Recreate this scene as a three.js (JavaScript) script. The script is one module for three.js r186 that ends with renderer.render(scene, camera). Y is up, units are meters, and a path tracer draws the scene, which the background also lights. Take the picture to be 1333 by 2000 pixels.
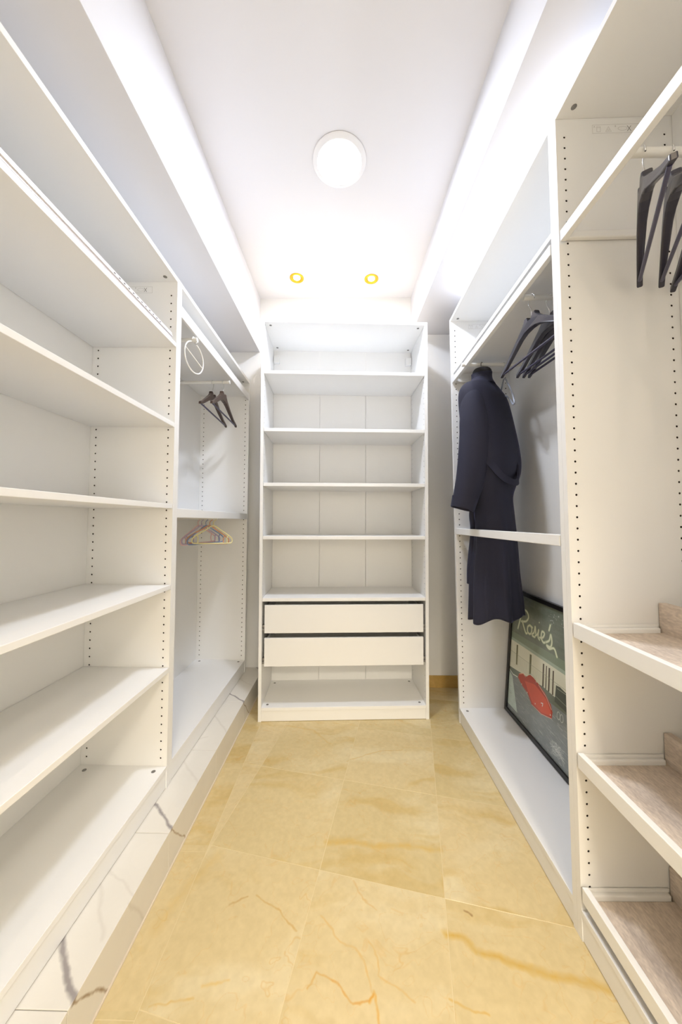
import * as THREE from 'three';
import { RoundedBoxGeometry } from 'three/addons/geometries/RoundedBoxGeometry.js';
import { mergeGeometries } from 'three/addons/utils/BufferGeometryUtils.js';
import { RectAreaLightUniformsLib } from 'three/addons/lights/RectAreaLightUniformsLib.js';

// ---------------------------------------------------------------- camera, lights, exposure
const scene = new THREE.Scene();
scene.background = new THREE.Color(0x000000);
const camera = new THREE.PerspectiveCamera(2 * Math.atan(1000 / 658.9) * 180 / Math.PI, 1333 / 2000, 0.02, 40);
camera.position.set(0, 1.1577, 0);
camera.rotation.set(0.0279, 0.0169, 0.0025, 'YXZ');
const renderer = new THREE.WebGLRenderer({ antialias: true });
renderer.toneMapping = THREE.LinearToneMapping;
renderer.toneMappingExposure = 2.13;
renderer.shadowMap.enabled = true;
RectAreaLightUniformsLib.init();

const LAMP_POS = [-0.036, 2.766, -1.475], LAMP_NITS = 98, LAMP_COLOR = 0xeaf1ff;      // flush ceiling lamp
const SPOT_POS = [[-0.336, -2.2], [0.162, -2.215], [-0.34, 0.15], [0.18, 0.15]];       // recessed downlights (two unseen behind the camera, placed to light panels facing it)
const SPOT_CD = [0.3, 0.3, 0.65, 0.65], SPOT_COLOR = 0xffe8c6;
const UNSEEN_STRIP_NITS = 10, UNSEEN_STRIP_COLOR = 0xeef2ff;
const UNSEEN_HALL_NITS = 37, UNSEEN_HALL_COLOR = 0xfff1d8;                                           // unseen ceiling panel past the doorway, placed to light the closet from the front
//                                        // unseen strip on the right wardrobes, placed to light the beam underside

// ---------------------------------------------------------------- helpers
let seed = 7;
const rnd = () => { seed = (seed * 1664525 + 1013904223) >>> 0; return seed / 4294967296; };
const V = (x, y, z) => new THREE.Vector3(x, y, z);
const used = {};
function numbered(n) { used[n] = (used[n] ?? -1) + 1; return used[n] ? `${n}_${String(used[n]).padStart(3, '0')}` : n; }
function tag(o, label, category, group) { o.userData.label = label; o.userData.category = category; if (group) o.userData.group = group; return o; }
function thing(name, label, category, pos = [0, 0, 0], rotY = 0, group) {
  const g = new THREE.Group(); g.name = numbered(name); g.position.set(...pos); g.rotation.order = 'YXZ'; g.rotation.y = rotY;
  scene.add(g); return tag(g, label, category, group);
}
function mesh(name, geo, mat, parent) {
  const m = new THREE.Mesh(geo, mat); m.name = name; m.castShadow = m.receiveShadow = true;
  if (parent) parent.add(m); return m;
}
function structure(name, geo, mat, parent) {
  const m = mesh(name, geo, mat, parent ?? scene); m.userData.kind = 'structure'; return m;
}
function box(x0, x1, y0, y1, z0, z1, r = 0.0012) {
  const w = x1 - x0, h = y1 - y0, d = z1 - z0, rr = Math.min(r, w * 0.4, h * 0.4, d * 0.4);
  const g = r > 0 ? new RoundedBoxGeometry(w, h, d, 1, rr) : new THREE.BoxGeometry(w, h, d);
  g.translate((x0 + x1) / 2, (y0 + y1) / 2, (z0 + z1) / 2); return g;
}
const merge = (list) => mergeGeometries(list.map((g) => (g.index ? g.toNonIndexed() : g)));
function rod(a, b, r, seg = 14) {
  const d = V(...b).sub(V(...a)), g = new THREE.CylinderGeometry(r, r, d.length(), seg);
  g.applyQuaternion(new THREE.Quaternion().setFromUnitVectors(V(0, 1, 0), d.clone().normalize()));
  g.translate((a[0] + b[0]) / 2, (a[1] + b[1]) / 2, (a[2] + b[2]) / 2); return g;
}
const tube = (pts, r, seg = 48, closed = false, rs = 8) => new THREE.TubeGeometry(new THREE.CatmullRomCurve3(pts.map((p) => V(...p)), closed, 'centripetal'), seg, r, rs, closed);

// noise for the textures
const P = new Uint8Array(512); { const p = [...Array(256).keys()]; for (let i = 255; i > 0; i--) { const j = Math.floor(rnd() * (i + 1)); [p[i], p[j]] = [p[j], p[i]]; } for (let i = 0; i < 512; i++) P[i] = p[i & 255]; }
function vnoise(x, y) {
  const xi = Math.floor(x), yi = Math.floor(y), fx = x - xi, fy = y - yi, u = fx * fx * (3 - 2 * fx), v = fy * fy * (3 - 2 * fy);
  const h = (a, b) => P[(P[a & 255] + b) & 255] / 255;
  return (h(xi, yi) * (1 - u) + h(xi + 1, yi) * u) * (1 - v) + (h(xi, yi + 1) * (1 - u) + h(xi + 1, yi + 1) * u) * v;
}
function fbm(x, y, o = 4) { let s = 0, a = 0.5; for (let i = 0; i < o; i++) { s += a * vnoise(x, y); x = x * 2.03 + 17.1; y = y * 2.03 + 9.7; a *= 0.5; } return s / (1 - a * 2 + 1e-9) * (1 - 2 * a + 1e-9) / (1 - Math.pow(0.5, o)); }
function texture(w, h, fn) {
  const d = new Uint8Array(w * h * 4);
  for (let j = 0; j < h; j++) for (let i = 0; i < w; i++) { const c = fn((i + 0.5) / w, (j + 0.5) / h), k = (j * w + i) * 4; d[k] = Math.max(0, Math.min(255, c[0])); d[k + 1] = Math.max(0, Math.min(255, c[1])); d[k + 2] = Math.max(0, Math.min(255, c[2])); d[k + 3] = 255; }
  const t = new THREE.DataTexture(d, w, h); t.magFilter = THREE.LinearFilter; t.minFilter = THREE.LinearMipmapLinearFilter; t.generateMipmaps = true;
  t.wrapS = t.wrapT = THREE.RepeatWrapping; t.colorSpace = THREE.SRGBColorSpace; t.needsUpdate = true; return t;
}
// distance from a point to a polyline, with the width there
function segDist(px, py, a, b) { const dx = b[0] - a[0], dy = b[1] - a[1], t = Math.max(0, Math.min(1, ((px - a[0]) * dx + (py - a[1]) * dy) / (dx * dx + dy * dy + 1e-12))); return Math.hypot(px - a[0] - t * dx, py - a[1] - t * dy); }
function polyDist(x, y, line) { let d = 9; for (let i = 0; i + 1 < line.length; i++) d = Math.min(d, segDist(x, y, line[i], line[i + 1])); return d; }

// ---------------------------------------------------------------- materials
const std = (color, roughness, extra = {}) => new THREE.MeshStandardMaterial({ color, roughness, ...extra });
const M = {
  laminate: std(0xf9f9f8, 0.34),
  back: std(0xf9f9f8, 0.36),
  tray: std(0xf9f9f8, 0.4),
  chip: std(0x4a3a2c, 0.95),
  paint: std(0xf9f9f8, 0.85),
  ceiling: std(0xececf0, 0.9),
  lock: std(0x8c8a88, 0.35, { metalness: 0.7 }),
  steel: std(0xd8d8d6, 0.25, { metalness: 0.9 }),
  chrome: std(0xe6e6e6, 0.18, { metalness: 1 }),
  rail: std(0xf2f1ec, 0.3),
  wood: std(0x33323f, 0.28),
  woodSide: std(0x403e58, 0.3),
  wire: std(0xf4f2ec, 0.35),
  dark: std(0x3a3733, 0.5),
  gold: std(0xe3b23c, 0.25, { metalness: 1 }),
  frame: std(0x1a191b, 0.35),
  grout: std(0xdfcda2, 0.85),
  caulk: std(0xdccfb8, 0.7),
  glow: new THREE.MeshStandardMaterial({ color: 0xffffff, emissive: 0xffffff, emissiveIntensity: 3, roughness: 0.6 }),
  softGlow: new THREE.MeshStandardMaterial({ color: 0xffffff, emissive: 0xffffff, emissiveIntensity: 0.8, roughness: 0.6 }),
  warmGlow: new THREE.MeshStandardMaterial({ color: 0xffffff, emissive: 0xfff1d8, emissiveIntensity: 6, roughness: 0.6 }),
  clear: new THREE.MeshPhysicalMaterial({ color: 0xe9e9f2, roughness: 0.2, transmission: 0.75, thickness: 0, ior: 1.45 }),
};

// ---------------------------------------------------------------- room shell
const CEIL = 2.78, BACK_Z = -2.407, FRONT_Z = 0.95, LX = -1.062, RX = 1.03;
structure('wall_back', box(LX - 0.1, RX + 0.1, -0.1, CEIL + 0.1, BACK_Z - 0.1, BACK_Z, 0), M.paint);
structure('wall_left', box(LX - 0.1, LX, -0.1, CEIL + 0.1, BACK_Z, FRONT_Z, 0), M.paint);
structure('wall_right', box(RX, RX + 0.1, -0.1, CEIL + 0.1, BACK_Z, FRONT_Z, 0), M.paint);
// unseen doorway and room behind the viewer, shaped to light the closet frontally
structure('wall_front', merge([box(LX - 0.1, 0.02, -0.1, CEIL + 0.1, FRONT_Z, FRONT_Z + 0.1, 0), box(0.95, RX + 0.1, -0.1, CEIL + 0.1, FRONT_Z, FRONT_Z + 0.1, 0), box(0.02, 0.95, 2.1, CEIL + 0.1, FRONT_Z, FRONT_Z + 0.1, 0)]), M.paint);
const HZ = 3.4;
structure('wall_unseen_hall_left', box(-1.7, -1.6, -0.1, CEIL + 0.1, FRONT_Z + 0.1, HZ, 0), M.paint);
structure('wall_unseen_hall_right', box(1.6, 1.7, -0.1, CEIL + 0.1, FRONT_Z + 0.1, HZ, 0), M.paint);
structure('wall_unseen_hall_far', box(-1.7, 1.7, -0.1, CEIL + 0.1, HZ, HZ + 0.1, 0), M.paint);
structure('wall_unseen_hall_near', merge([box(-1.7, LX - 0.1, -0.1, CEIL + 0.1, FRONT_Z, FRONT_Z + 0.1, 0), box(RX + 0.1, 1.7, -0.1, CEIL + 0.1, FRONT_Z, FRONT_Z + 0.1, 0)]), M.paint);
structure('ceiling_unseen_hall', box(-1.7, 1.7, CEIL, CEIL + 0.1, FRONT_Z + 0.1, HZ, 0), M.ceiling);
structure('floor_unseen_hall', box(-1.7, 1.7, -0.1, 0, FRONT_Z, HZ, 0), std(0xd6d2c8, 0.4));
{
  const t = thing('unseen_ceiling_panel', 'unseen square white ceiling lamp behind the viewer, lighting the closet through the doorway', 'ceiling light', [0.5, CEIL, 2.2]);  // out of view; its light reaches the shelves through the opening
  mesh('housing', box(-0.42, 0.42, -0.04, -0.0005, -0.42, 0.42, 0.004), std(0xf4f4f4, 0.4), t);
  mesh('diffuser', box(-0.4, 0.4, -0.046, -0.0402, -0.4, 0.4, 0), M.glow, t);
  const l = new THREE.RectAreaLight(UNSEEN_HALL_COLOR, UNSEEN_HALL_NITS, 0.8, 0.8); l.position.set(0.5, CEIL - 0.05, 2.2); l.rotation.x = -Math.PI / 2; scene.add(l);
}
structure('ceiling', box(LX, RX, CEIL, CEIL + 0.1, BACK_Z, FRONT_Z, 0), M.ceiling);
// boxed-in beams along both sides, under the ceiling
structure('trim_1', box(LX, -0.633, 2.385, CEIL, BACK_Z, FRONT_Z, 0.002), M.ceiling);
{
  const s = new THREE.Shape([new THREE.Vector2(0.463, -BACK_Z), new THREE.Vector2(RX, -BACK_Z), new THREE.Vector2(RX, -FRONT_Z), new THREE.Vector2(0.577, -FRONT_Z)]);
  const g = new THREE.ExtrudeGeometry(s, { depth: CEIL - 2.505, bevelEnabled: false }); g.rotateX(-Math.PI / 2); g.translate(0, 2.505, 0);
  structure('trim_2', g, M.ceiling);
}

// floor: square marble tiles laid at an angle, with a narrow border strip along the step
const VEINS = [
  [[[0.281, -0.986], [0.329, -0.976], [0.353, -0.95], [0.406, -0.935], [0.462, -0.919], [0.527, -0.901], [0.602, -0.893], [0.652, -0.879]], 0.011, [198, 150, 50], 0.75],
  [[[-0.07, -1.248], [0.019, -1.255], [0.097, -1.238], [0.212, -1.242], [0.279, -1.232], [0.335, -1.229]], 0.012, [205, 160, 70], 0.6],
  [[[-0.096, -0.867], [-0.074, -0.895], [-0.023, -0.879], [0.019, -0.844], [0.058, -0.851], [0.068, -0.861]], 0.0026, [205, 140, 50], 0.85],
  [[[0.058, -0.848], [0.071, -0.864], [0.074, -0.832], [0.075, -0.8]], 0.0035, [214, 150, 45], 0.85],
  [[[-0.071, -1.024], [-0.019, -0.967], [0.034, -0.941], [0.052, -0.911], [0.065, -0.866]], 0.003, [212, 160, 80], 0.6],
  [[[0.062, -0.963], [0.086, -0.932], [0.086, -0.893], [0.129, -0.871], [0.167, -0.846]], 0.0026, [212, 160, 80], 0.6],
  [[[0.251, -0.852], [0.283, -0.842], [0.336, -0.829]], 0.003, [208, 155, 60], 0.7],
  [[[-0.352, -1.043], [-0.318, -1.065], [-0.302, -1.07]], 0.003, [176, 130, 70], 0.8],
  [[[-0.28, -1.076], [-0.238, -1.05], [-0.194, -1.034], [-0.166, -1.003], [-0.141, -0.983]], 0.0028, [190, 140, 65], 0.7],
  [[[-0.47, -0.831], [-0.431, -0.832], [-0.403, -0.841], [-0.368, -0.846]], 0.003, [205, 155, 65], 0.6],
  [[[-0.357, -0.865], [-0.322, -0.873], [-0.294, -0.877]], 0.004, [214, 165, 70], 0.6],
  [[[0.025, -1.121], [0.054, -1.065], [0.089, -1.04]], 0.0025, [205, 155, 85], 0.6],
  [[[0.355, -1.042], [0.374, -1.033]], 0.003, [120, 80, 40], 0.8],
  [[[0.003, -1.666], [0.087, -1.703], [0.165, -1.736], [0.286, -1.751]], 0.004, [200, 155, 75], 0.6],
  [[[-0.342, -1.944], [-0.184, -1.9], [-0.085, -1.789]], 0.006, [205, 160, 80], 0.5],
  [[[-0.44, -1.2], [-0.5, -1.1], [-0.54, -0.98]], 0.02, [206, 168, 90], 0.35],
];
const TA = 11.2 * Math.PI / 180, TC = Math.cos(TA), TS = Math.sin(TA), E1 = 0.09, E2 = 0.713, TP = 0.4;
const tileTone = (a, b) => P[(P[(a + 40) & 255] + b + 40) & 255] / 255;
const FX0 = -1.1, FX1 = 1.1, FZ0 = -2.45, FZ1 = 1.0;
const floorMap = texture(1152, 1804, (u, v) => {
  const x = FX0 + u * (FX1 - FX0), z = FZ0 + v * (FZ1 - FZ0);
  const a = Math.floor((TC * x + TS * z - E1) / TP), b = Math.floor((TS * x - TC * z - E2) / TP), strip = x < -0.49;
  const t = strip ? tileTone(Math.floor(z / 0.41), 77) : tileTone(a, b), ox = t * 37, turn = t > 0.5 ? 1 : -1;
  const p = x * turn + ox, q = z + ox * 0.7;
  const wx = p + 0.12 * (fbm(p * 7, q * 7, 3) - 0.5), wz = q + 0.12 * (fbm(p * 7 + 31, q * 7, 3) - 0.5);
  const cloud = fbm(wx * 4, wz * 9, 5), fine = fbm(p * 70, q * 70, 3), band = fbm(wx * 3 + 50, wz * 14, 4);
  let c = [211 + (t - 0.5) * 12, 191 + (t - 0.5) * 12, 143 + (t - 0.5) * 16];
  const mixTo = (col, k) => { for (let i = 0; i < 3; i++) c[i] += (col[i] - c[i]) * k; };
  mixTo([224, 210, 172], Math.max(0, Math.min(1, (cloud - 0.52) * 4)) * 0.6);
  mixTo([198, 168, 102], Math.max(0, Math.min(1, (band - 0.55) * 5)) * 0.5);
  const r1 = Math.abs(fbm(wx * 6 + 11, wz * 8, 4) - 0.5), r2 = Math.abs(fbm(wx * 16 + 71, wz * 19, 3) - 0.5), gate = Math.max(0, Math.min(1, (fbm(p * 5 + 9, q * 5, 2) - 0.5) * 6));
  mixTo([205, 160, 90], Math.max(0, 1 - r1 / 0.008) * 0.4 * gate);
  mixTo([212, 172, 108], Math.max(0, 1 - r2 / 0.014) * 0.32);
  const m = (fine - 0.5) * 14; c = c.map((k) => k + m);
  const jx = x + 0.012 * (fbm(x * 40, z * 40, 3) - 0.5), jz = z + 0.012 * (fbm(x * 40 + 5, z * 40 + 8, 3) - 0.5);
  for (const [line, w, col, k] of VEINS) { const d = polyDist(jx, jz, line); if (d < w * 2) mixTo(col, 0.8 * k * Math.max(0, 1 - d / (w * 1.3)) * (0.35 + 0.9 * fine)); }
  return c;
});
M.tile = new THREE.MeshStandardMaterial({ map: floorMap, roughness: 0.3 });
const floor = structure('floor', box(LX, RX, -0.1, -0.0004, BACK_Z, FRONT_Z, 0), M.grout);
function clip(poly, nx, nz, d) { const out = []; for (let i = 0; i < poly.length; i++) { const p = poly[i], q = poly[(i + 1) % poly.length], a = nx * p[0] + nz * p[1] - d, b = nx * q[0] + nz * q[1] - d; if (a >= 0) out.push(p); if (a * b < 0) { const t = a / (a - b); out.push([p[0] + t * (q[0] - p[0]), p[1] + t * (q[1] - p[1])]); } } return out; }
function slab(poly, y0, y1, bevel = 0.0003) {
  const s = new THREE.Shape(poly.map(([x, z]) => new THREE.Vector2(x, -z)));
  const g = new THREE.ExtrudeGeometry(s, { depth: y1 - y0 - bevel, bevelEnabled: bevel > 0, bevelThickness: bevel, bevelSize: bevel, bevelOffset: -bevel, bevelSegments: 1, steps: 1 });
  g.rotateX(-Math.PI / 2); g.translate(0, y0, 0); return g;
}
function floorUV(g) { const p = g.attributes.position, uv = new Float32Array(p.count * 2); for (let i = 0; i < p.count; i++) { uv[2 * i] = (p.getX(i) - FX0) / (FX1 - FX0); uv[2 * i + 1] = (p.getZ(i) - FZ0) / (FZ1 - FZ0); } g.setAttribute('uv', new THREE.BufferAttribute(uv, 2)); return g; }
for (let a = -8; a <= 6; a++) for (let b = -8; b <= 8; b++) {
  const G = 0.0009, corner = (i, j) => { const s = E1 + (a + i) * TP + (i ? -G : G), t = E2 + (b + j) * TP + (j ? -G : G); return [TC * s + TS * t, TS * s - TC * t]; };
  let poly = [corner(0, 0), corner(1, 0), corner(1, 1), corner(0, 1)];
  for (const [nx, nz, d] of [[1, 0, -0.489], [-1, 0, -RX + 0.001], [0, 1, BACK_Z + 0.001], [0, -1, -FRONT_Z + 0.001]]) if (poly.length) poly = clip(poly, nx, nz, d);
  if (poly.length < 3) continue;
  let area = 0; poly.forEach((p, i) => { const q = poly[(i + 1) % poly.length]; area += p[0] * q[1] - q[0] * p[1]; });
  if (Math.abs(area) < 0.004) continue;
  mesh('floor_tile', floorUV(slab(poly, -0.006, (tileTone(a, b) - 0.5) * 0.0006)), M.tile, floor);
}
for (let k = 0, z = BACK_Z + 0.001; z < FRONT_Z - 0.01; k++) {
  const z1 = Math.min(FRONT_Z - 0.001, z + 0.4);
  mesh('border_tile', floorUV(slab([[-0.582, z + 0.0008], [-0.4906, z + 0.0008], [-0.4906, z1 - 0.0008], [-0.582, z1 - 0.0008]], -0.006, 0)), M.tile, floor); z = z1;
}
{
  const s = box(0.5, RX - 0.001, 0, 0.082, BACK_Z, BACK_Z + 0.012, 0.002), uv = s.attributes.uv, p = s.attributes.position;
  for (let i = 0; i < p.count; i++) uv.setXY(i, (p.getX(i) + 0.2) * 0.4, 0.2 + p.getY(i) * 0.3);
  structure('baseboard_back', s, new THREE.MeshStandardMaterial({ map: floorMap, color: 0xf6e2b4, roughness: 0.35 }));
}

// raised step along the left side, faced with white veined marble tiles
const STEP = 0.1244, SXF = -0.5865;
const stepMap = texture(384, 1024, (u, v) => {            // u across (face below, tread above), v along the length in metres * 1.0
  const x = u * 0.6, z = v * 1.62;
  const n = fbm(x * 9 + 4, z * 9, 4), f = fbm(x * 60, z * 60, 2);
  let c = [234 + (n - 0.5) * 6, 230 + (n - 0.5) * 6, 221 + (n - 0.5) * 6];
  const mixTo = (col, k) => { for (let i = 0; i < 3; i++) c[i] += (col[i] - c[i]) * k; };
  const jx = x + 0.014 * (fbm(x * 22, z * 22, 4) - 0.5), jz = z + 0.022 * (fbm(x * 22 + 7, z * 22 + 3, 4) - 0.5);
  const S = (z0, w, k) => { const d = segDist(jx, jz, [0.122, z0], [0.26, z0 + 0.115]); mixTo([158, 152, 150], Math.min(0.95, k * 1.4 * Math.max(0, 1 - d / (w * 1.15)) * (0.55 + 0.6 * f))); const e = segDist(jx, jz, [0.122, z0], [-0.02, z0 + 0.13]); mixTo([150, 126, 100], k * 0.85 * Math.max(0, 1 - e / (w * 0.6)) * (0.5 + 0.7 * f)); };
  S(0.41 - 0.395, 0.008, 1); S(0.41 + 0.012, 0.007, 0.9); S(1.215, 0.006, 1);
  for (const [a, b, w, k] of [[[0.14, 0.12], [0.3, 0.33], 0.006, 0.3], [[0.12, 0.22], [0.26, 0.3], 0.004, 0.28], [[0.12, 0.62], [0.3, 0.8], 0.005, 0.3], [[0.12, 0.94], [0.27, 1.12], 0.005, 0.32], [[0.122, 0.2], [0.0, 0.28], 0.005, 0.35], [[0.2, 0.9], [0.3, 0.86], 0.004, 0.3], [[0.12, 1.4], [0.3, 1.55], 0.004, 0.3]]) {
    const d = segDist(jx, jz, a, b); mixTo([214, 208, 198], k * 1.6 * Math.max(0, 1 - d / (w * 1.4)));
  }
  return c;
});
stepMap.wrapS = THREE.RepeatWrapping;
M.stepTile = new THREE.MeshStandardMaterial({ map: stepMap, roughness: 0.22 });
{
  const step = new THREE.Group(); step.name = 'step'; step.userData.kind = 'structure'; scene.add(step);
  step.userData.label = 'raised step of white veined marble under the left wardrobes';
  mesh('step_core', box(LX + 0.001, SXF - 0.012, 0, STEP - 0.012, BACK_Z + 0.001, FRONT_Z - 0.001, 0), M.grout, step);
  const uvS = (g) => { const p = g.attributes.position, uv = g.attributes.uv; for (let i = 0; i < p.count; i++) { const y = p.getY(i), x = p.getX(i); uv.setXY(i, (x < SXF - 0.004 && y > STEP - 0.004 ? 0.1244 + SXF - x : y) / 0.6, (-p.getZ(i) - 0.731) / 1.62); } return g; };
  for (let k = -5; k < 6; k++) {
    const za = Math.max(BACK_Z + 0.001, -0.731 - (k + 1) * 0.4055), zb = Math.min(FRONT_Z - 0.001, -0.731 - k * 0.4055);
    if (zb - za < 0.01) continue;
    mesh('tread_tile', uvS(box(LX + 0.002, SXF, STEP - 0.011, STEP, za + 0.0006, zb - 0.0006, 0.0015)), M.stepTile, step);
    mesh('riser_tile', uvS(box(SXF - 0.0115, SXF - 0.0008, 0.0005, STEP - 0.0115, za + 0.0006, zb - 0.0006, 0.0008)), M.stepTile, step);
  }
  mesh('joint_bead', rod([SXF + 0.001, 0.001, BACK_Z + 0.002], [SXF + 0.001, 0.0005, FRONT_Z - 0.002], 0.003, 10), M.caulk, step);
}

// ---------------------------------------------------------------- wardrobe carcasses
const TH = 0.018, DEPTH = 0.35, BF = 0.338;
function panelGeo(H, x0, side) {      // side +1: drilled face towards +x
  const s = new THREE.Shape(); s.moveTo(0, 0); s.lineTo(DEPTH, 0); s.lineTo(DEPTH, H); s.lineTo(0, H); s.lineTo(0, 0);
  const holes = [];
  for (const w of [0.025, 0.316]) for (let y = 0.115; y < H - 0.06; y += 0.032) holes.push([w, y]);
  for (const [w, y] of holes) { const p = new THREE.Path(); for (let i = 0; i < 8; i++) { const a = -i / 8 * Math.PI * 2; p[i ? 'lineTo' : 'moveTo'](w + 0.0033 * Math.cos(a), y + 0.0033 * Math.sin(a)); } p.closePath(); s.holes.push(p); }
  const g = new THREE.ExtrudeGeometry(s, { depth: 0.009, bevelEnabled: false }); g.rotateY(Math.PI / 2);
  const solid = new THREE.BoxGeometry(0.009, H, DEPTH); solid.translate(0.0045, H / 2, -DEPTH / 2);
  if (side > 0) g.translate(0.009, 0, 0); else solid.translate(0.009, 0, 0);
  const panel = merge([g, solid]); panel.translate(x0, 0, 0);
  const cup = merge([new THREE.CylinderGeometry(0.0031, 0.0031, 0.0074, 8, 1, true), (() => { const c = new THREE.CircleGeometry(0.0031, 8); c.rotateX(-Math.PI / 2); c.translate(0, -0.0037, 0); return c; })()]);
  cup.rotateZ(side > 0 ? -Math.PI / 2 : Math.PI / 2);
  const lining = merge(holes.map(([w, y]) => { const c = cup.clone(); c.translate(x0 + (side > 0 ? TH - 0.0044 : 0.0044), y, -w); return c; }));
  return [panel, lining];
}
M.hole = new THREE.MeshStandardMaterial({ color: 0x3b3028, roughness: 1, side: THREE.DoubleSide });
const lockGeo = (() => { const a = new THREE.CylinderGeometry(0.0075, 0.0075, 0.0012, 16), b = new THREE.BoxGeometry(0.008, 0.0004, 0.0018), c = new THREE.BoxGeometry(0.0018, 0.0004, 0.008); b.translate(0, 0.0007, 0); c.translate(0, 0.0007, 0); return merge([a, b, c]); })();
function carcass(label, pos, rotY, lean, W, H, o = {}) {
  const g = thing('open_wardrobe', label, 'wardrobe', pos, rotY, o.group); g.rotation.x = lean;
  for (const [x0, side] of [[0, 1], [W - TH, -1]]) {
    const [p, l] = panelGeo(H, x0, side); const m = mesh('side_panel', p, M.laminate, g);
    mesh('pin_holes', l, M.hole, m).userData.kind = 'stuff';
  }
  const bt = o.bottom ?? 0.085;
  mesh('top_panel', box(TH, W - TH, H - TH, H, -DEPTH, 0), M.laminate, g);
  mesh('bottom_panel', box(TH, W - TH, bt - TH, bt, -DEPTH, 0), M.laminate, g);
  mesh('plinth', box(TH, W - TH, 0.002, bt - TH - 0.001, -0.02, -0.0025), M.laminate, g);
  const n = o.backs ?? 2;
  for (let i = 0; i < n; i++) { const a = TH + (W - 2 * TH) * i / n, b = TH + (W - 2 * TH) * (i + 1) / n; mesh('back_panel', box(a + 0.0006, b - 0.0006, bt, H - TH, -BF - 0.004, -BF, 0.0008), M.back, g); }
  for (const x of [TH + 0.03, W - TH - 0.03]) for (const z of [-0.035, -0.3]) {
    const a = mesh('cam_lock', lockGeo, M.lock, g); a.position.set(x, bt + 0.0003, z);
    const b = mesh('cam_lock', lockGeo, M.lock, g); b.position.set(x, H - TH - 0.0003, z); b.rotation.x = Math.PI;
  }
  return g;
}
const shelf = (g, W, top, front = 0, th = TH) => mesh('shelf', box(TH + 0.001, W - TH - 0.001, top - th, top, -BF + 0.001, -front, 0.0014), M.laminate, g);
function rail(g, x0, x1, y, z) {      // a pull-out rail across the depth, given in room coordinates
  const m = mesh('hanging_rail', merge([rod([x0, y, z], [x1, y, z], 0.0095, 18), rod([x0 - Math.sign(x1 - x0) * 0.004, y, z], [x0, y, z], 0.0105, 18)]), M.rail);
  g.updateMatrixWorld(true); g.attach(m); return m;
}
const LEAN_R = 0.0169, LEAN_L = 0.0064, XR = 0.6534, XL = -0.6949;
const HT = 2.364, HS = 2.012;

// small printed pictogram strip on the carcass sides
const warning = (() => {
  const c = document.createElement('canvas'); c.width = 512; c.height = 112; const k = c.getContext('2d');
  k.fillStyle = '#f9f9f8'; k.fillRect(0, 0, 512, 112); k.strokeStyle = '#c4c1bf'; k.fillStyle = '#aaa7a5'; k.lineWidth = 3;
  k.strokeRect(10, 8, 492, 92); k.font = '26px sans-serif'; k.fillText('A', 22, 36); k.strokeRect(56, 26, 38, 58); k.beginPath(); k.moveTo(56, 40); k.lineTo(94, 40); k.stroke();
  k.beginPath(); k.moveTo(150, 84); k.lineTo(180, 30); k.lineTo(210, 84); k.closePath(); k.stroke(); k.beginPath(); k.arc(180, 66, 9, 0, 7); k.stroke();
  k.fillText('B', 246, 36); k.beginPath(); k.ellipse(330, 54, 48, 22, 0, 0, 7); k.stroke(); k.strokeStyle = '#4d4b4b'; k.lineWidth = 5; k.beginPath(); k.moveTo(380, 26); k.lineTo(420, 84); k.moveTo(420, 26); k.lineTo(380, 84); k.stroke();
  const t = new THREE.CanvasTexture(c); t.colorSpace = THREE.SRGBColorSpace; t.anisotropy = 8; return new THREE.MeshStandardMaterial({ map: t, roughness: 0.4 });
})();
function print(g, x, y, z, faceX) { const p = new THREE.PlaneGeometry(0.14, 0.031); const m = mesh('pictogram_print', p, warning, g); m.position.set(x, y, z); m.rotation.y = faceX > 0 ? Math.PI / 2 : -Math.PI / 2; return m; }

// left, near: shelves only
const L1 = carcass('near left white open wardrobe full of shelves on the marble step', [XL, STEP + 0.0005, -0.3383], Math.PI / 2, LEAN_L, 1.0, HS);
for (const t of [1.87, 1.548, 1.224, 0.907, 0.586]) shelf(L1, 1.0, t - STEP);
print(L1, 1 - TH - 0.0004, HS - TH - 0.032, -0.17, -1);
{
  const b = merge([box(0.04, 0.95, 1.87 - STEP + 0.0005, 1.87 - STEP + 0.024, -0.012, -0.001, 0.002), box(0.04, 0.95, 1.87 - STEP + 0.008, 1.87 - STEP + 0.012, -0.001, 0.002, 0.0008)]);
  const s = mesh('plastic_strip', b, std(0xf3f2fa, 0.25)); s.name = numbered('plastic_strip'); tag(s, 'slim white plastic strip along the topmost shelf front of the near left wardrobe', 'strip');
  L1.updateMatrixWorld(true); s.applyMatrix4(L1.matrixWorld); scene.add(s);
  mesh('end_cap', box(0.034, 0.04, 1.87 - STEP + 0.0005, 1.87 - STEP + 0.024, -0.013, 0.002, 0.001), std(0xb7b2e0, 0.4), s);
  mesh('row_of_marks', merge([...Array(12)].map((_, i) => box(0.62 + i * 0.022, 0.626 + i * 0.022, 1.87 - STEP + 0.015, 1.87 - STEP + 0.017, -0.001, 0.0002, 0))), M.dark, s);
}
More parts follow.
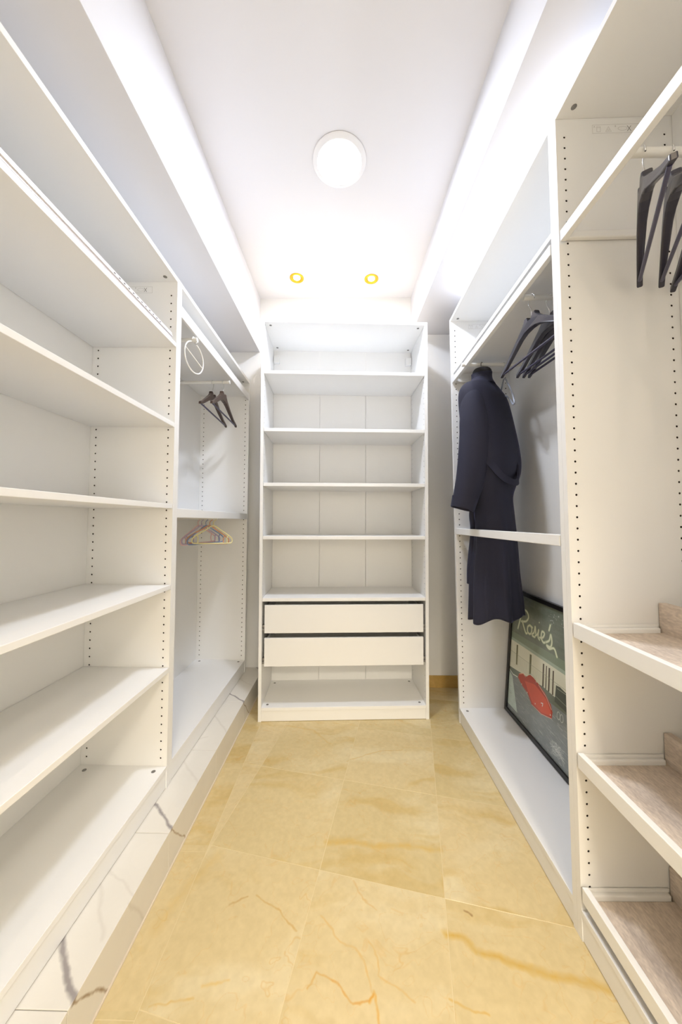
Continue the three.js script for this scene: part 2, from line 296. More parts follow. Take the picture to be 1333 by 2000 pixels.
// left, far: hanging space
const L2 = carcass('far left white open wardrobe with dark hangers, next to the tall back shelf unit', [XL, STEP + 0.0005, -1.3388], Math.PI / 2, LEAN_L, 1.0, HS);
shelf(L2, 1.0, 2.046 - STEP, 0.012); mesh('shelf_front', box(TH + 0.001, 1 - TH - 0.001, 2.0 - STEP, 2.047 - STEP, -0.0115, -0.001, 0.002), M.tray, L2);
shelf(L2, 1.0, 1.208 - STEP, 0.012); mesh('shelf_front', box(TH + 0.001, 1 - TH - 0.001, 1.171 - STEP, 1.209 - STEP, -0.0115, -0.001, 0.002), M.tray, L2);
rail(L2, -0.698, -1.02, 1.98, -1.966); rail(L2, -0.684, -1.02, 1.98, -1.5); rail(L2, -0.73, -1.02, 1.176, -1.88);

// right, near: pull-out trays
const R1 = carcass('near right white open wardrobe with three grey lined pull-out trays', [XR, 0, -0.9925], -Math.PI / 2, LEAN_R, 1.0, HT);
const R2 = carcass('far right white open wardrobe holding the dark coat and a framed poster', [XR, 0, -2.0016], -Math.PI / 2, LEAN_R, 1.0085, HT);
print(R1, TH + 0.0004, HT - TH - 0.034, -0.175, 1); print(R2, TH + 0.0004, HT - TH - 0.034, -0.175, 1);
const mat = (() => {
  const t = texture(512, 512, (u, v) => { const n = fbm(u * 6, v * 30, 4), f = fbm(u * 60, v * 160, 2), w = fbm(u * 22 + 4, v * 22, 3); const m = (n - 0.5) * 40 + (f - 0.5) * 46 + (w - 0.5) * 16; return [222 + m * 0.8, 208 + m * 0.8, 194 + m * 0.75]; });
  return new THREE.MeshStandardMaterial({ map: t, roughness: 0.9 });
})();
function trayFrame(g, W, y0, y1, name) {       // white front lip and side runners
  const t = mesh(name, box(TH + 0.006, W - TH - 0.006, y0, y1, -0.016, 0.001, 0.002), M.tray, g);
  for (const x of [TH + 0.001, W - TH - 0.0155]) mesh('runner', merge([box(x, x + 0.0145, y0 + 0.004, y0 + 0.026, -0.235, -0.0165, 0.004), box(x, x + 0.005, y0 + 0.026, y0 + 0.034, -0.237, -0.0165, 0.001)]), M.tray, t);
  return t;
}
for (const y0 of [0.834, 0.475, 0.113]) {
  const t = trayFrame(R1, 1.0, y0, y0 + 0.041, 'pull_out_tray');
  const m = mesh('tray_lining', merge([box(TH + 0.016, 1 - TH - 0.016, y0 + 0.008, y0 + 0.013, -0.24, -0.0165, 0.001), box(TH + 0.002, 1 - TH - 0.002, y0 + 0.004, y0 + 0.093, -0.262, -0.2405, 0.003)]), mat, t);
  const uv = m.geometry.attributes.uv, p = m.geometry.attributes.position, nn = m.geometry.attributes.normal;
  for (let i = 0; i < p.count; i++) uv.setXY(i, p.getX(i) * 2, (Math.abs(nn.getY(i)) > 0.5 ? p.getZ(i) : p.getY(i)) * 2);
}
trayFrame(R1, 1.0, 1.972, 2.004, 'pull_out_frame');
rail(R1, 0.655, 0.96, 2.014, -0.77);
// right, far
shelf(R2, 1.0085, 2.05, 0.01); trayFrame(R2, 1.0085, 1.972, 2.005, 'pull_out_frame'); trayFrame(R2, 1.0085, 1.086, 1.12, 'pull_out_frame');
rail(R2, 0.652, 0.96, 1.98, -1.227); rail(R2, 0.606, 0.96, 1.98, -1.758);

// back: tall narrow shelf unit with two drawers
const B = carcass('tall white open shelf unit with two drawers standing against the back wall', [-0.5103, 0, -1.9695], 0.0494, 0, 0.998, HT, { backs: 3, bottom: 0.08 });
B.name = 'shelf_unit'; B.userData.category = 'shelf unit';
for (const t of [2.056, 1.71, 1.385, 1.071, 0.709]) shelf(B, 0.998, t, 0.002, 0.02);
for (const x of [TH + 0.003, 0.998 - TH - 0.043]) mesh('wall_bracket', box(x, x + 0.04, HT - 0.115, HT - 0.065, -BF + 0.0005, -BF + 0.025, 0.002), M.tray, B);
for (const y0 of [0.314, 0.505]) {
  const w = 0.998, d = mesh('drawer', merge([box(0.034, 0.046, y0 + 0.01, y0 + 0.142, -0.325, -0.02), box(w - 0.046, w - 0.034, y0 + 0.01, y0 + 0.142, -0.325, -0.02), box(0.046, w - 0.046, y0 + 0.01, y0 + 0.142, -0.325, -0.313), box(0.046, w - 0.046, y0 + 0.012, y0 + 0.018, -0.313, -0.02)]), M.laminate, B);
  mesh('drawer_front', box(0.032, w - 0.031, y0, y0 + 0.163, -0.0195, -0.003, 0.0014), M.laminate, d);
  for (const x of [TH + 0.0005, w - TH - 0.0135]) mesh('drawer_runner', merge([box(x, x + 0.013, y0 + 0.012, y0 + 0.026, -0.32, -0.012, 0.001), box(x, x + 0.013, y0 + 0.03, y0 + 0.045, -0.05, -0.012, 0.001)]), M.lock, d);
}

// ---------------------------------------------------------------- lamps
function lathe(pts, seg = 48) { return new THREE.LatheGeometry(pts.map((p) => new THREE.Vector2(...p)), seg); }
{
  const [x, y, z] = LAMP_POS, t = thing('ceiling_light', 'round white flush ceiling lamp glowing in the middle of the ceiling', 'ceiling light', [x, CEIL, z]);
  mesh('housing', lathe([[0.0, 0], [0.1205, 0], [0.1205, -0.003], [0.1165, -0.0055], [0.102, -0.0105], [0.0985, -0.0105], [0.0985, -0.004]]), std(0xf4f4f6, 0.4, { side: THREE.DoubleSide }), t);
  mesh('diffuser', lathe([[0, -0.012], [0.06, -0.0118], [0.09, -0.011], [0.098, -0.0095], [0.098, -0.005], [0, -0.005]]), M.glow, t);
  const l = new THREE.RectAreaLight(LAMP_COLOR, LAMP_NITS, 0.172, 0.172); l.position.set(x, y - 0.004, z); l.rotation.x = -Math.PI / 2; scene.add(l);
}
const spotLabels = ['left gold recessed downlight in the ceiling above the tall shelf unit', 'right gold recessed downlight in the ceiling above the tall shelf unit', 'unseen left gold recessed downlight behind the viewer, lighting panels that face it', 'unseen right gold recessed downlight behind the viewer, lighting panels that face it'];
SPOT_POS.forEach(([x, z], i) => {
  const t = thing('downlight', spotLabels[i], 'downlight', [x, CEIL, z], 0, 'gold recessed downlights');
  mesh('trim_ring', lathe([[0.046, -0.0005], [0.046, -0.004], [0.04, -0.0065], [0.034, -0.005], [0.031, -0.001]], 40), new THREE.MeshStandardMaterial({ color: 0xe8b93a, roughness: 0.3, metalness: 1, side: THREE.DoubleSide }), t);
  mesh('reflector', lathe([[0.0335, -0.005], [0.03, -0.004], [0.024, -0.0012]], 40), M.gold, t);
  mesh('bulb', lathe([[0, -0.006], [0.014, -0.0055], [0.021, -0.003], [0.022, -0.0005], [0, -0.0005]], 32), M.warmGlow, t);
  const s = new THREE.SpotLight(SPOT_COLOR, SPOT_CD[i], 0, 1.2, 0.7, 2); s.position.set(x, CEIL - 0.012, z); s.target.position.set(x, 0, z);
  s.castShadow = true; s.shadow.radius = 1.1; scene.add(s, s.target);
});
{
  const t = thing('unseen_light_strip', 'unseen slim light strip on top of the right wardrobes, lighting the beam above', 'light strip', [0.73, HT + 0.006, -1.45]);  // out of view behind the top edge, brightens the right beam from below
  mesh('profile', box(-0.016, 0.016, 0, 0.008, -0.5, 0.5, 0.001), M.rail, t);
  mesh('diffuser', box(-0.012, 0.012, 0.008, 0.01, -0.495, 0.495, 0), M.softGlow, t);
  const l = new THREE.RectAreaLight(UNSEEN_STRIP_COLOR, UNSEEN_STRIP_NITS, 0.024, 0.99); l.position.set(0.73, HT + 0.0175, -1.45); l.rotation.x = Math.PI / 2; scene.add(l);
}

// ---------------------------------------------------------------- hangers
function woodHanger(label, group, L = 0.44, woodTop = M.wood) {      // plane x-y, rail axis along z through the origin
  const t = thing('clothes_hanger', label, 'hanger', [0, 0, 0], 0, group), k = L / 0.44;
  const s = new THREE.Shape(); const up = [[0.22, -0.192], [0.17, -0.168], [0.1, -0.125], [0.055, -0.095], [0.036, -0.078], [0.03, -0.064], [0.016, -0.066], [0.008, -0.082]], dn = [[-0.008, -0.082]];
  const pts = [...up, ...up.slice().reverse().map(([x, y]) => [-x, y])];
  const low = [[-0.222, -0.206], [-0.17, -0.188], [-0.11, -0.156], [-0.06, -0.128], [-0.03, -0.118], [0, -0.115], [0.03, -0.118], [0.06, -0.128], [0.11, -0.156], [0.17, -0.188], [0.222, -0.206]];
  const all = [...pts, ...low]; s.setFromPoints(all.map(([x, y]) => new THREE.Vector2(x * k, y)));
  const g = new THREE.ExtrudeGeometry(s, { depth: 0.007, bevelEnabled: true, bevelThickness: 0.003, bevelSize: 0.0025, bevelOffset: -0.0025, bevelSegments: 2 }); g.translate(0, 0, -0.0035);
  const p = g.attributes.position; for (let i = 0; i < p.count; i++) { const a = Math.abs(p.getX(i)) / (0.22 * k); p.setZ(i, p.getZ(i) * (1 + 0.7 * Math.max(0, 1 - a * 1.4)) + 0.012 * a * a); } g.computeVertexNormals();
  mesh('shoulders', g, woodTop, t);
  mesh('trouser_bar', rod([-0.2 * k, -0.197, 0.01], [0.2 * k, -0.197, 0.01], 0.0045, 10), M.woodSide, t);
  mesh('hook', tube([[0, -0.085, 0], [0, -0.05, 0], [0.004, -0.038, 0], [0.0155, -0.018, 0], [0.0165, -0.003, 0], [0.009, 0.0095, 0], [0, 0.0118, 0], [-0.009, 0.0095, 0], [-0.0165, -0.002, 0], [-0.017, -0.012, 0]], 0.0017, 40), M.chrome, t);
  return t;
}
function hang(t, x, y, z, deg) { t.position.set(x, y, z); t.rotation.y = deg * Math.PI / 180; return t; }
function copyHanger(src, label) { const c = src.clone(); c.name = numbered('clothes_hanger'); c.userData = { ...src.userData, label }; scene.add(c); return c; }
const brown = std(0x4a3a33, 0.35);
const hl = hang(woodHanger('dark brown wooden hanger farther inside the far left wardrobe', 'dark brown hangers in the far left wardrobe', 0.45, brown), -0.797, 1.98, -1.967, 93);
hang(copyHanger(hl, 'dark brown wooden hanger nearest the front of the far left wardrobe'), -0.733, 1.98, -1.965, 92.5);
const hr = hang(woodHanger('black wooden hanger at the front end of the rail in the near right wardrobe', 'black wooden hangers in the near right wardrobe', 0.4), 0.688, 2.014, -0.77, 56);
hang(copyHanger(hr, 'black wooden hanger second from the front in the near right wardrobe'), 0.752, 2.014, -0.77, 57);
hang(copyHanger(hr, 'black wooden hanger turned aslant, cut off by the right edge of the photo'), 0.835, 2.014, -0.77, 68);
const gA = 'black wooden hangers in the far right wardrobe';
const ha = hang(woodHanger('black wooden hanger hanging apart, nearest the front of the far right wardrobe', gA, 0.43), 0.676, 1.98, -1.227, 96);
hang(copyHanger(ha, 'first black wooden hanger of the tight cluster of three in the far right wardrobe'), 0.742, 1.98, -1.227, 96);
hang(copyHanger(ha, 'middle black wooden hanger of the tight cluster of three in the far right wardrobe'), 0.765, 1.98, -1.227, 95);
hang(copyHanger(ha, 'hindmost black wooden hanger of the tight cluster of three in the far right wardrobe'), 0.788, 1.98, -1.227, 95);
{
  const t = thing('clothes_hanger', 'clear grey plastic hanger between the dark coat and the black hangers', 'hanger', [0.822, 1.98, -1.758]); t.rotation.y = 80 * Math.PI / 180;
  mesh('body', tube([[0, -0.075, 0], [-0.06, -0.12, 0], [-0.14, -0.21, 0], [-0.165, -0.262, 0], [-0.15, -0.262, 0], [-0.08, -0.205, 0], [0, -0.17, 0], [0.08, -0.205, 0], [0.15, -0.262, 0], [0.165, -0.262, 0], [0.14, -0.21, 0], [0.06, -0.12, 0]], 0.0042, 90, true), std(0xa9b0be, 0.3), t);
  mesh('hook', tube([[0, -0.075, 0], [0, -0.045, 0], [0.0165, -0.02, 0], [0.0165, 0, 0], [0, 0.0124, 0], [-0.0165, 0, 0], [-0.017, -0.012, 0]], 0.0022, 36), M.chrome, t);
}
// small coloured hangers under the middle shelf of the far left wardrobe
function smallHanger(color, label) {
  const t = thing('child_hanger', label, 'hanger', [0, 0, 0], 0, 'small pastel hangers in the far left wardrobe'), m = std(color, 0.4);
  mesh('body', tube([[0, -0.05, 0], [0.05, -0.078, 0], [0.105, -0.112, 0], [0.13, -0.135, 0], [0.126, -0.158, 0], [0.1, -0.162, 0], [0, -0.162, 0], [-0.1, -0.162, 0], [-0.126, -0.158, 0], [-0.13, -0.135, 0], [-0.105, -0.112, 0], [-0.05, -0.078, 0]], 0.0042, 96, true), m, t);
  for (const k of [-1, 1]) mesh('notch', tube([[0.1 * k, -0.112, 0], [0.094 * k, -0.13, 0], [0.096 * k, -0.16, 0]], 0.0035, 12), m, t);
  mesh('hook', tube([[0, -0.048, 0], [0, -0.025, 0], [0.014, -0.012, 0], [0.0155, 0, 0], [0.008, 0.0115, 0], [-0.004, 0.0118, 0], [-0.014, 0.003, 0]], 0.0026, 30), m, t);
  return t;
}
for (const [c, l, x, a, z] of [[0xeac6c8, 'small pale pink hanger, leftmost of the pastel hangers', -0.835, 62, -1.88], [0xc6b6d0, 'small lilac hanger between the pink and the blue one', -0.815, 55, -1.88], [0x8f9fc4, 'small blue hanger in the middle of the pastel hangers', -0.79, 58, -1.88], [0xdba37e, 'small orange hanger between the blue and the yellow one', -0.765, 42, -1.88], [0xece4ae, 'small pale yellow hanger hanging lowest and rightmost of the pastel hangers', -0.745, 46, -1.88]]) { const h = hang(smallHanger(c, l), x, 1.176, z, a); h.scale.set(0.88, 0.88, 0.88); h.rotation.z = (a - 52) * 0.006; }
{
  const t = thing('ring_hanger', 'white wire ring with a crossbar hanging from the rail in the far left wardrobe', 'ring hanger', [-0.694, 1.98, -1.5]); t.rotation.y = 80 * Math.PI / 180;
  const pts = []; for (let i = 0; i <= 22; i++) { const a = Math.PI / 2 + 0.35 + i / 22 * (Math.PI * 2 - 0.55); pts.push([0.068 * Math.cos(a), -0.082 + 0.068 * Math.sin(a), 0]); }
  mesh('ring', tube(pts, 0.0032, 80), M.wire, t); mesh('crossbar', rod([-0.064, -0.06, 0], [0.064, -0.104, 0], 0.0024), M.wire, t);
  mesh('hook', tube([[0, -0.014, 0], [0.0165, -0.004, 0], [0.009, 0.0095, 0], [0, 0.0122, 0], [-0.011, 0.008, 0], [-0.0165, -0.004, 0]], 0.0022, 24), M.wire, t);
}

// ---------------------------------------------------------------- coat
const clothBump = texture(256, 256, (u, v) => { const n = 90 + 90 * vnoise(u * 128, v * 128) + 60 * vnoise(u * 60, v * 60); return [n, n, n]; }); clothBump.colorSpace = THREE.NoColorSpace; clothBump.repeat.set(3, 3);
const cloth = new THREE.MeshPhysicalMaterial({ color: 0x212236, roughness: 0.8, sheen: 1, sheenRoughness: 0.4, sheenColor: new THREE.Color(0x7a80b8), bumpMap: clothBump, bumpScale: 0.0006, side: THREE.DoubleSide });
const lining = std(0x141318, 0.8, { side: THREE.DoubleSide });
function loft(rows, n, at, capTop = true, capBottom = true) {   // at(row, angle, rowIndex, rowParameter) -> [x, y, z]
  const pos = [], uv = [], idx = [], R = rows.length;
  for (let r = 0; r < R; r++) for (let i = 0; i <= n; i++) { pos.push(...at(rows[r], i / n * Math.PI * 2, r, r / (R - 1))); uv.push(i / n * 2, r / (R - 1) * 3); }
  for (let r = 0; r + 1 < R; r++) for (let i = 0; i < n; i++) { const a = r * (n + 1) + i, b = a + n + 1; idx.push(a, b, a + 1, a + 1, b, b + 1); }
  const cap = (r, flip) => { let c = [0, 0, 0]; for (let i = 0; i < n; i++) for (let k = 0; k < 3; k++) c[k] += pos[(r * (n + 1) + i) * 3 + k] / n; const ci = pos.length / 3; pos.push(...c); uv.push(0.5, 0.5); for (let i = 0; i < n; i++) { const a = r * (n + 1) + i; flip ? idx.push(ci, a + 1, a) : idx.push(ci, a, a + 1); } };
  if (capTop) cap(0, false); if (capBottom) cap(R - 1, true);
  const g = new THREE.BufferGeometry(); g.setAttribute('position', new THREE.Float32BufferAttribute(pos, 3)); g.setAttribute('uv', new THREE.Float32BufferAttribute(uv, 2)); g.setIndex(idx); g.computeVertexNormals(); return g;
}
function spline(rows, n) {           // resample rows of numbers smoothly
  const out = []; for (let i = 0; i < n; i++) {
    const t = i / (n - 1) * (rows.length - 1), k = Math.min(rows.length - 2, Math.floor(t)), f = t - k, g = (j) => rows[Math.max(0, Math.min(rows.length - 1, j))];
    out.push(rows[k].map((_, c) => { const p0 = g(k - 1)[c], p1 = g(k)[c], p2 = g(k + 1)[c], p3 = g(k + 2)[c]; return 0.5 * (2 * p1 + (p2 - p0) * f + (2 * p0 - 5 * p1 + 4 * p2 - p3) * f * f + (3 * p1 - p0 - 3 * p2 + p3) * f * f * f); }));
  } return out;
}
{
  const coat = thing('coat', 'long dark navy wool coat hanging in the far right wardrobe', 'coat', [0.74, 0.62, -1.77]);
  const O = coat.position, put = (g) => { g.translate(-O.x, -O.y, -O.z); return g; };
  // y, centre x, centre z, half width towards the room, half width along the hanger, turn
  const body = spline([[1.9, 0.707, -1.757, 0.048, 0.055, 45], [1.878, 0.707, -1.757, 0.055, 0.085, 48], [1.845, 0.708, -1.757, 0.07, 0.145, 50], [1.79, 0.715, -1.757, 0.09, 0.175, 50], [1.65, 0.735, -1.757, 0.108, 0.18, 48], [1.5, 0.752, -1.76, 0.124, 0.178, 46], [1.41, 0.76, -1.765, 0.124, 0.168, 42], [1.34, 0.758, -1.77, 0.108, 0.158, 37], [1.285, 0.762, -1.775, 0.096, 0.148, 32], [1.2, 0.768, -1.778, 0.097, 0.14, 27], [1.05, 0.775, -1.78, 0.101, 0.138, 24], [0.9, 0.77, -1.782, 0.112, 0.142, 22], [0.76, 0.774, -1.783, 0.119, 0.146, 22], [0.66, 0.776, -1.783, 0.123, 0.148, 22]], 90);
  mesh('body', put(loft(body, 120, ([y, cx, cz, rx, rz, tw], a, r, k) => {
    const low = Math.max(0, (1.3 - y) / 0.65), fold = low * (0.011 * Math.sin(a * 6 + 0.6) + 0.007 * Math.sin(a * 10 + 2) + 0.005 * Math.sin(a * 4));
    const c = Math.cos(a), s = Math.sin(a), sq = 0.85, ex = Math.sign(c) * Math.pow(Math.abs(c), sq) * (rx + fold), ez = Math.sign(s) * Math.pow(Math.abs(s), sq) * (rz + fold);
    const q = tw * Math.PI / 180, hem = low > 0.6 ? (low - 0.6) / 0.4 : 0;
    return [cx + ex * Math.cos(q) - ez * Math.sin(q), y + hem * (0.026 * c + 0.016 * s + 0.012 * Math.sin(a * 5)), cz + ez * Math.cos(q) + ex * Math.sin(q)];
  })), cloth, coat);
  // the near sleeve hangs forward, towards the room
  const sl = spline([[0.648, 1.835, -1.69, 0.02, 0.022], [0.637, 1.815, -1.675, 0.04, 0.04], [0.628, 1.765, -1.662, 0.058, 0.052], [0.63, 1.66, -1.655, 0.07, 0.06], [0.632, 1.58, -1.655, 0.075, 0.062], [0.622, 1.47, -1.656, 0.076, 0.06], [0.6, 1.35, -1.66, 0.068, 0.056], [0.57, 1.22, -1.67, 0.053, 0.048]], 44);
  sl.push([0.571, 1.222, -1.67, 0.046, 0.041], [0.578, 1.265, -1.667, 0.043, 0.04]);
  const sleeve = mesh('sleeve', put(loft(sl, 48, ([x, y, z, rx, rz], a, r, k) => {
    const w = 0.003 * Math.sin(a * 3 + k * 9) * Math.min(1, k * 3), tilt = k > 0.8 ? (k - 0.8) * 0.09 : 0;
    return [x + (rx + w) * Math.cos(a), y - tilt * Math.cos(a), z + (rz + w) * Math.sin(a)];
  })), cloth, coat);
  mesh('cuff', put(loft(spline([[0.582, 1.275, -1.665, 0.0605, 0.0535], [0.57, 1.221, -1.67, 0.0555, 0.0505]], 6), 40, ([x, y, z, rx, rz], a) => [x + rx * Math.cos(a), y - 0.014 * Math.cos(a), z + rz * Math.sin(a)], false, false)), cloth, sleeve);
  // far sleeve, mostly hidden
  const s2 = spline([[0.8, 1.85, -1.83, 0.025, 0.025], [0.825, 1.81, -1.855, 0.05, 0.045], [0.84, 1.7, -1.87, 0.062, 0.05], [0.84, 1.45, -1.875, 0.06, 0.05], [0.83, 1.24, -1.875, 0.05, 0.046]], 26); mesh('sleeve', put(loft(s2, 32, ([x, y, z, rx, rz], a) => [x + rx * Math.cos(a), y, z + rz * Math.sin(a)])), cloth, coat);
  // collar: standing band, higher at the far side
  const col = spline([[1.862, 0.064, 0.08], [1.89, 0.052, 0.062], [1.912, 0.049, 0.058], [1.934, 0.05, 0.06]], 12); col.push([1.933, 0.046, 0.056], [1.9, 0.044, 0.054]);
  mesh('collar', put(loft(col, 48, ([y, rx, rz], a, r) => { const k = Math.max(0, (y - 1.9) / 0.052), s = Math.sin(a), c = Math.cos(a); return [0.705 + rx * c, y + k * (-0.02 * s + 0.006 * c), -1.757 + rz * s]; }, false, true)), cloth, coat);
  mesh('collar_top', put(loft(spline([[1.9, 0.04, 0.05], [1.925, 0.047, 0.056], [1.948, 0.043, 0.05], [1.961, 0.03, 0.034], [1.966, 0.008, 0.008]], 14), 40, ([y, rx, rz], a) => [0.707 + rx * Math.cos(a), y - 0.006 * Math.sin(a), -1.757 + rz * Math.sin(a)], false, true)), lining, coat);
  // belt: slack loop on the near side, tail hanging at the front
  const ribbon = (pts, h) => { const c = new THREE.CatmullRomCurve3(pts.map((p) => V(...p))), n = 40, pos = [], idx = [], t = 0.003; for (let i = 0; i <= n; i++) { const p = c.getPoint(i / n), d = c.getTangent(i / n), up = V(0, 1, 0).addScaledVector(d, -d.y).normalize(), o = new THREE.Vector3().crossVectors(d, up).normalize(); for (const [u, w] of [[h, t], [-h, t], [-h, -t], [h, -t]]) { const q = p.clone().addScaledVector(up, u).addScaledVector(o, w); pos.push(q.x, q.y, q.z); } } for (let i = 0; i < n; i++) for (let k = 0; k < 4; k++) { const a = i * 4 + k, b = i * 4 + (k + 1) % 4; idx.push(a, a + 4, b, b, a + 4, b + 4); } idx.push(0, 1, 2, 0, 2, 3, n * 4, n * 4 + 2, n * 4 + 1, n * 4, n * 4 + 3, n * 4 + 2); const g = new THREE.BufferGeometry(); g.setAttribute('position', new THREE.Float32BufferAttribute(pos, 3)); g.setAttribute('uv', new THREE.Float32BufferAttribute(new Float32Array(pos.length / 3 * 2), 2)); g.setIndex(idx); const f = g.toNonIndexed(); f.computeVertexNormals(); return f; };
  mesh('belt', put(ribbon([[0.66, 1.47, -1.615], [0.694, 1.422, -1.605], [0.737, 1.37, -1.6], [0.785, 1.345, -1.605], [0.822, 1.352, -1.63], [0.838, 1.395, -1.66], [0.845, 1.44, -1.68]], 0.015)), cloth, coat);
  mesh('belt_tail', put(loft(spline([[0.63, 1.27, -1.67, 0.01, 0.016], [0.64, 1.2, -1.74, 0.01, 0.02], [0.676, 1.1, -1.82, 0.012, 0.022], [0.666, 0.93, -1.835, 0.014, 0.024], [0.664, 0.825, -1.838, 0.014, 0.025]], 30), 20, ([x, y, z, rx, rz], a) => [x + rx * Math.cos(a), y, z + rz * Math.sin(a)])), cloth, coat);
  const h = thing('clothes_hanger', 'hanger with a dark hook carrying the long coat', 'hanger', [0.708, 1.98, -1.757]); h.rotation.y = 50 * Math.PI / 180;
  mesh('hook', tube([[0, -0.09, 0], [0, -0.045, 0], [0.0165, -0.02, 0], [0.0165, 0, 0], [0, 0.0122, 0], [-0.0165, 0, 0], [-0.017, -0.012, 0]], 0.0019, 36), M.dark, h);
  mesh('shoulders', tube([[-0.1, -0.15, 0], [-0.05, -0.118, 0], [0, -0.092, 0], [0.05, -0.118, 0], [0.1, -0.15, 0]], 0.006, 30), M.wood, h);
}

// ---------------------------------------------------------------- framed poster leaning on the back panel
{
  const W = 0.58, H = 0.69, c = document.createElement('canvas'); c.width = 1160; c.height = 1380; const k = c.getContext('2d'), X = (z) => (z + 1.975) * 2000, Y = (t) => (0.69 - t) * 2000;
  const poly = (pts, fill) => { k.fillStyle = fill; k.beginPath(); pts.forEach(([a, b], i) => k[i ? 'lineTo' : 'moveTo'](X(a), Y(b))); k.closePath(); k.fill(); };
  const line = (pts, st, w) => { k.strokeStyle = st; k.lineWidth = w; k.lineCap = k.lineJoin = 'round'; k.beginPath(); pts.forEach(([a, b], i) => k[i ? 'lineTo' : 'moveTo'](X(a), Y(b))); k.stroke(); };
  const Z0 = -1.975, Z1 = -1.395;
  k.fillStyle = '#7a8478'; k.fillRect(0, 0, 1160, 1380);
  for (let i = 0; i < 260; i++) { const g = 102 + rnd() * 46; k.fillStyle = `rgba(${g},${g + 8},${g - 4},0.25)`; k.fillRect(rnd() * 1160, rnd() * 460, 40 + rnd() * 90, 16 + rnd() * 40); }
  poly([[Z0, 0.455], [Z1, 0.475], [Z1, 0.415], [Z0, 0.405]], '#889783'); poly([[Z0, 0.42], [Z1, 0.432], [Z1, 0.415], [Z0, 0.405]], '#a9b8a6');      // roof edge
  poly([[Z0, 0.405], [Z1, 0.415], [Z1, 0.25], [Z0, 0.215]], '#e6e7d4');                                                                          // lit facade
  for (const [a, w] of [[-1.9, 0.016], [-1.757, 0.018], [-1.637, 0.012], [-1.612, 0.007], [-1.588, 0.012], [-1.556, 0.01]]) poly([[a - w / 2, 0.395], [a + w / 2, 0.397], [a + w / 2 + 0.004, 0.285], [a - w / 2 + 0.004, 0.283]], a > -1.65 ? '#55493c' : '#6a6a4a');
  for (let i = 0; i < 48; i++) { const a = Z0 + i * 0.012; line([[a, 0.34], [a + 0.001, 0.275]], 'rgba(140,146,124,0.6)', 3); }
  line([[Z0, 0.34], [Z1, 0.352]], 'rgba(150,155,135,0.8)', 4);
  poly([[Z0, 0.245], [-1.86, 0.258], [-1.63, 0.285], [Z1, 0.278], [Z1, 0.235], [-1.7, 0.235], [Z0, 0.205]], '#737a6e');
  poly([[Z0, 0.218], [Z1, 0.25], [Z1, 0], [Z0, 0]], '#878e8d');                                                                                    // wet road
  poly([[Z0, 0.22], [-1.935, 0.2], [-1.9, 0.12], [-1.86, 0.03], [Z0, 0.03]], '#c6d6cc');
  for (let i = 0; i < 520; i++) { const a = Z0 + rnd() * 0.58, t = rnd() * 0.21, g = 110 + rnd() * 120; line([[a, t], [a + 0.01 + rnd() * 0.03, t - 0.004 + rnd() * 0.004]], `rgba(${g},${g + 6},${g + 4},0.35)`, 2 + rnd() * 4); }
  line([[Z0, 0.228], [-1.93, 0.215], [-1.88, 0.222]], '#e9efe6', 10);
  poly([[-1.872, 0.222], [-1.862, 0.25], [-1.82, 0.268], [-1.79, 0.262], [-1.755, 0.29], [-1.72, 0.29], [-1.672, 0.28], [-1.612, 0.262], [-1.56, 0.232], [-1.545, 0.205], [-1.548, 0.172], [-1.634, 0.148], [-1.722, 0.149], [-1.765, 0.185], [-1.828, 0.2]], '#b8402a');
  poly([[-1.8, 0.236], [-1.7, 0.262], [-1.6, 0.24], [-1.555, 0.2], [-1.56, 0.18], [-1.634, 0.156], [-1.715, 0.16], [-1.76, 0.195]], '#dc5539');
  line([[-1.86, 0.248], [-1.82, 0.266], [-1.795, 0.26]], '#f1b9a0', 6); line([[-1.76, 0.288], [-1.735, 0.3], [-1.7, 0.292], [-1.69, 0.278]], '#c8cdbf', 9); line([[-1.67, 0.275], [-1.6, 0.25], [-1.555, 0.212]], '#f6d9cc', 5);
  line([[-1.72, 0.15], [-1.634, 0.149], [-1.55, 0.173]], '#f0c0b0', 5); line([[-1.64, 0.2], [-1.625, 0.205], [-1.628, 0.19]], '#ffffff', 8);
  for (const [a, t] of [[-1.77, 0.188], [-1.83, 0.204], [-1.56, 0.185], [-1.69, 0.17]]) { k.fillStyle = '#efe7d8'; k.beginPath(); k.arc(X(a), Y(t), 7, 0, 7); k.fill(); }
  poly([[-1.53, 0.34], [-1.5, 0.345], [Z1, 0.33], [Z1, 0.255], [-1.535, 0.262]], '#5b625b'); line([[-1.52, 0.33], [Z1, 0.335]], '#b9c0b0', 5); line([[-1.53, 0.29], [Z1, 0.28]], '#9aa293', 5);
  k.strokeStyle = '#c8cec8'; k.lineWidth = 6; for (const a of [-1.477, -1.5]) { k.beginPath(); k.ellipse(X(a), Y(0.215), 22, 34, 0, 0, 7); k.stroke(); }
  for (let i = 0; i < 60; i++) line([[-1.56 + rnd() * 0.1, 0.02 + rnd() * 0.07], [-1.54 + rnd() * 0.1, 0.02 + rnd() * 0.07]], `rgba(225,228,224,${0.15 + rnd() * 0.3})`, 5);
  // neon script
  const stroke = (pts) => { const cv = new THREE.CatmullRomCurve3(pts.map(([a, b]) => V(a, b, 0)), false, 'centripetal').getPoints(60).map((p) => [p.x, p.y]); line(cv, '#98a988', 32); line(cv, '#e6ebcf', 19); };
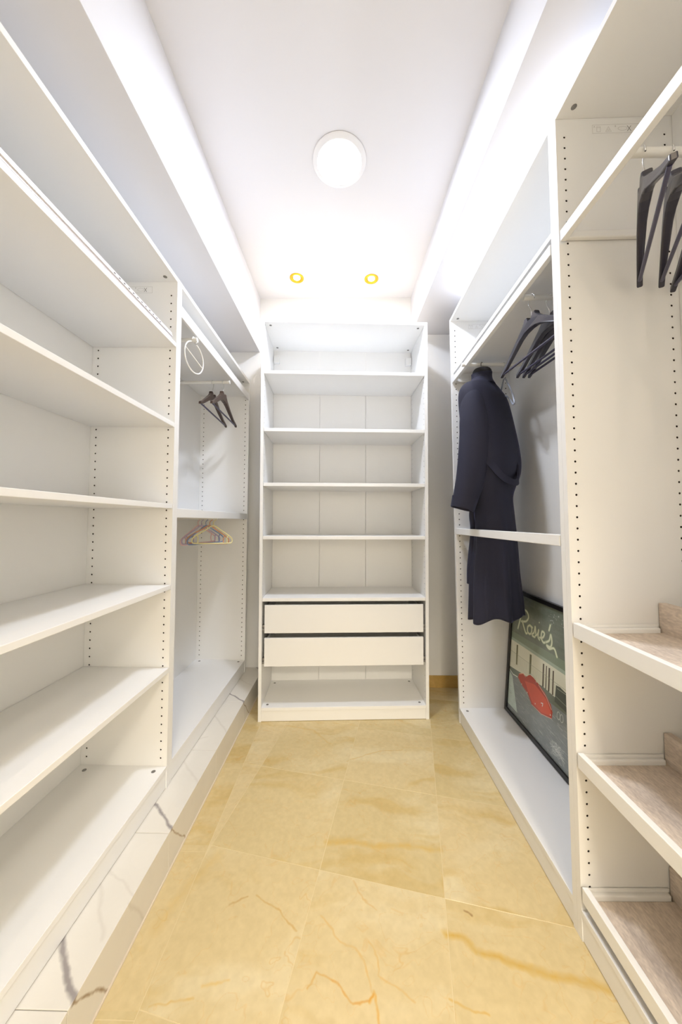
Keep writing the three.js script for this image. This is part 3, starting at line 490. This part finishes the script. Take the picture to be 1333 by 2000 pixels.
  const W0 = [[[-1.905, 0.49], [-1.885, 0.55], [-1.868, 0.602]], [[-1.895, 0.582], [-1.86, 0.61], [-1.815, 0.606], [-1.8, 0.582], [-1.82, 0.556], [-1.872, 0.54]], [[-1.862, 0.545], [-1.84, 0.515], [-1.815, 0.49], [-1.8, 0.498]],
    [[-1.782, 0.545], [-1.802, 0.53], [-1.8, 0.505], [-1.78, 0.498], [-1.762, 0.512], [-1.764, 0.537], [-1.782, 0.545], [-1.756, 0.54]],
    [[-1.756, 0.505], [-1.738, 0.52], [-1.73, 0.552], [-1.722, 0.52], [-1.728, 0.5], [-1.752, 0.498]], [[-1.722, 0.508], [-1.703, 0.525], [-1.697, 0.545], [-1.698, 0.508], [-1.684, 0.5]],
    [[-1.684, 0.51], [-1.655, 0.522], [-1.645, 0.545], [-1.665, 0.548], [-1.67, 0.515], [-1.648, 0.498], [-1.625, 0.51]], [[-1.6, 0.6], [-1.608, 0.572]], [[-1.625, 0.508], [-1.602, 0.525], [-1.592, 0.555], [-1.58, 0.52], [-1.59, 0.496], [-1.62, 0.494], [-1.6, 0.485], [-1.56, 0.5], [-1.535, 0.47]]];
  W0.forEach(stroke); k.fillStyle = '#dfe5c4'; k.beginPath(); k.arc(X(-1.695), Y(0.585), 9, 0, 7); k.fill();
  for (let i = 0; i < 26; i++) { k.fillStyle = `rgba(235,240,235,${0.3 + rnd() * 0.5})`; k.beginPath(); k.arc(X(-1.62 + rnd() * 0.16), Y(0.6 + rnd() * 0.06), 2 + rnd() * 6, 0, 7); k.fill(); }
  const t = new THREE.CanvasTexture(c); t.colorSpace = THREE.SRGBColorSpace; t.anisotropy = 8;
  const p = thing('framed_poster', 'black framed poster of a red car outside a diner, leaning in the far right wardrobe', 'poster', [0.905, 0.0925, -1.972 + W / 2], -Math.PI / 2);
  p.rotation.x = -0.071;
  const b = 0.021; mesh('frame', merge([box(-W / 2, W / 2, 0, b, -0.016, 0.004, 0.0015), box(-W / 2, W / 2, H - b, H, -0.016, 0.004, 0.0015), box(-W / 2, -W / 2 + b, b, H - b, -0.016, 0.004, 0.0015), box(W / 2 - b, W / 2, b, H - b, -0.016, 0.004, 0.0015)]), M.frame, p);
  const pr = mesh('print', new THREE.BoxGeometry(W - 2 * b + 0.004, H - 2 * b + 0.004, 0.004), new THREE.MeshStandardMaterial({ map: t, roughness: 0.16 }), p); pr.position.set(0, H / 2, -0.006);
}
for (const o of scene.children) if (o.isMesh) o.castShadow = o.receiveShadow = true;
renderer.render(scene, camera);
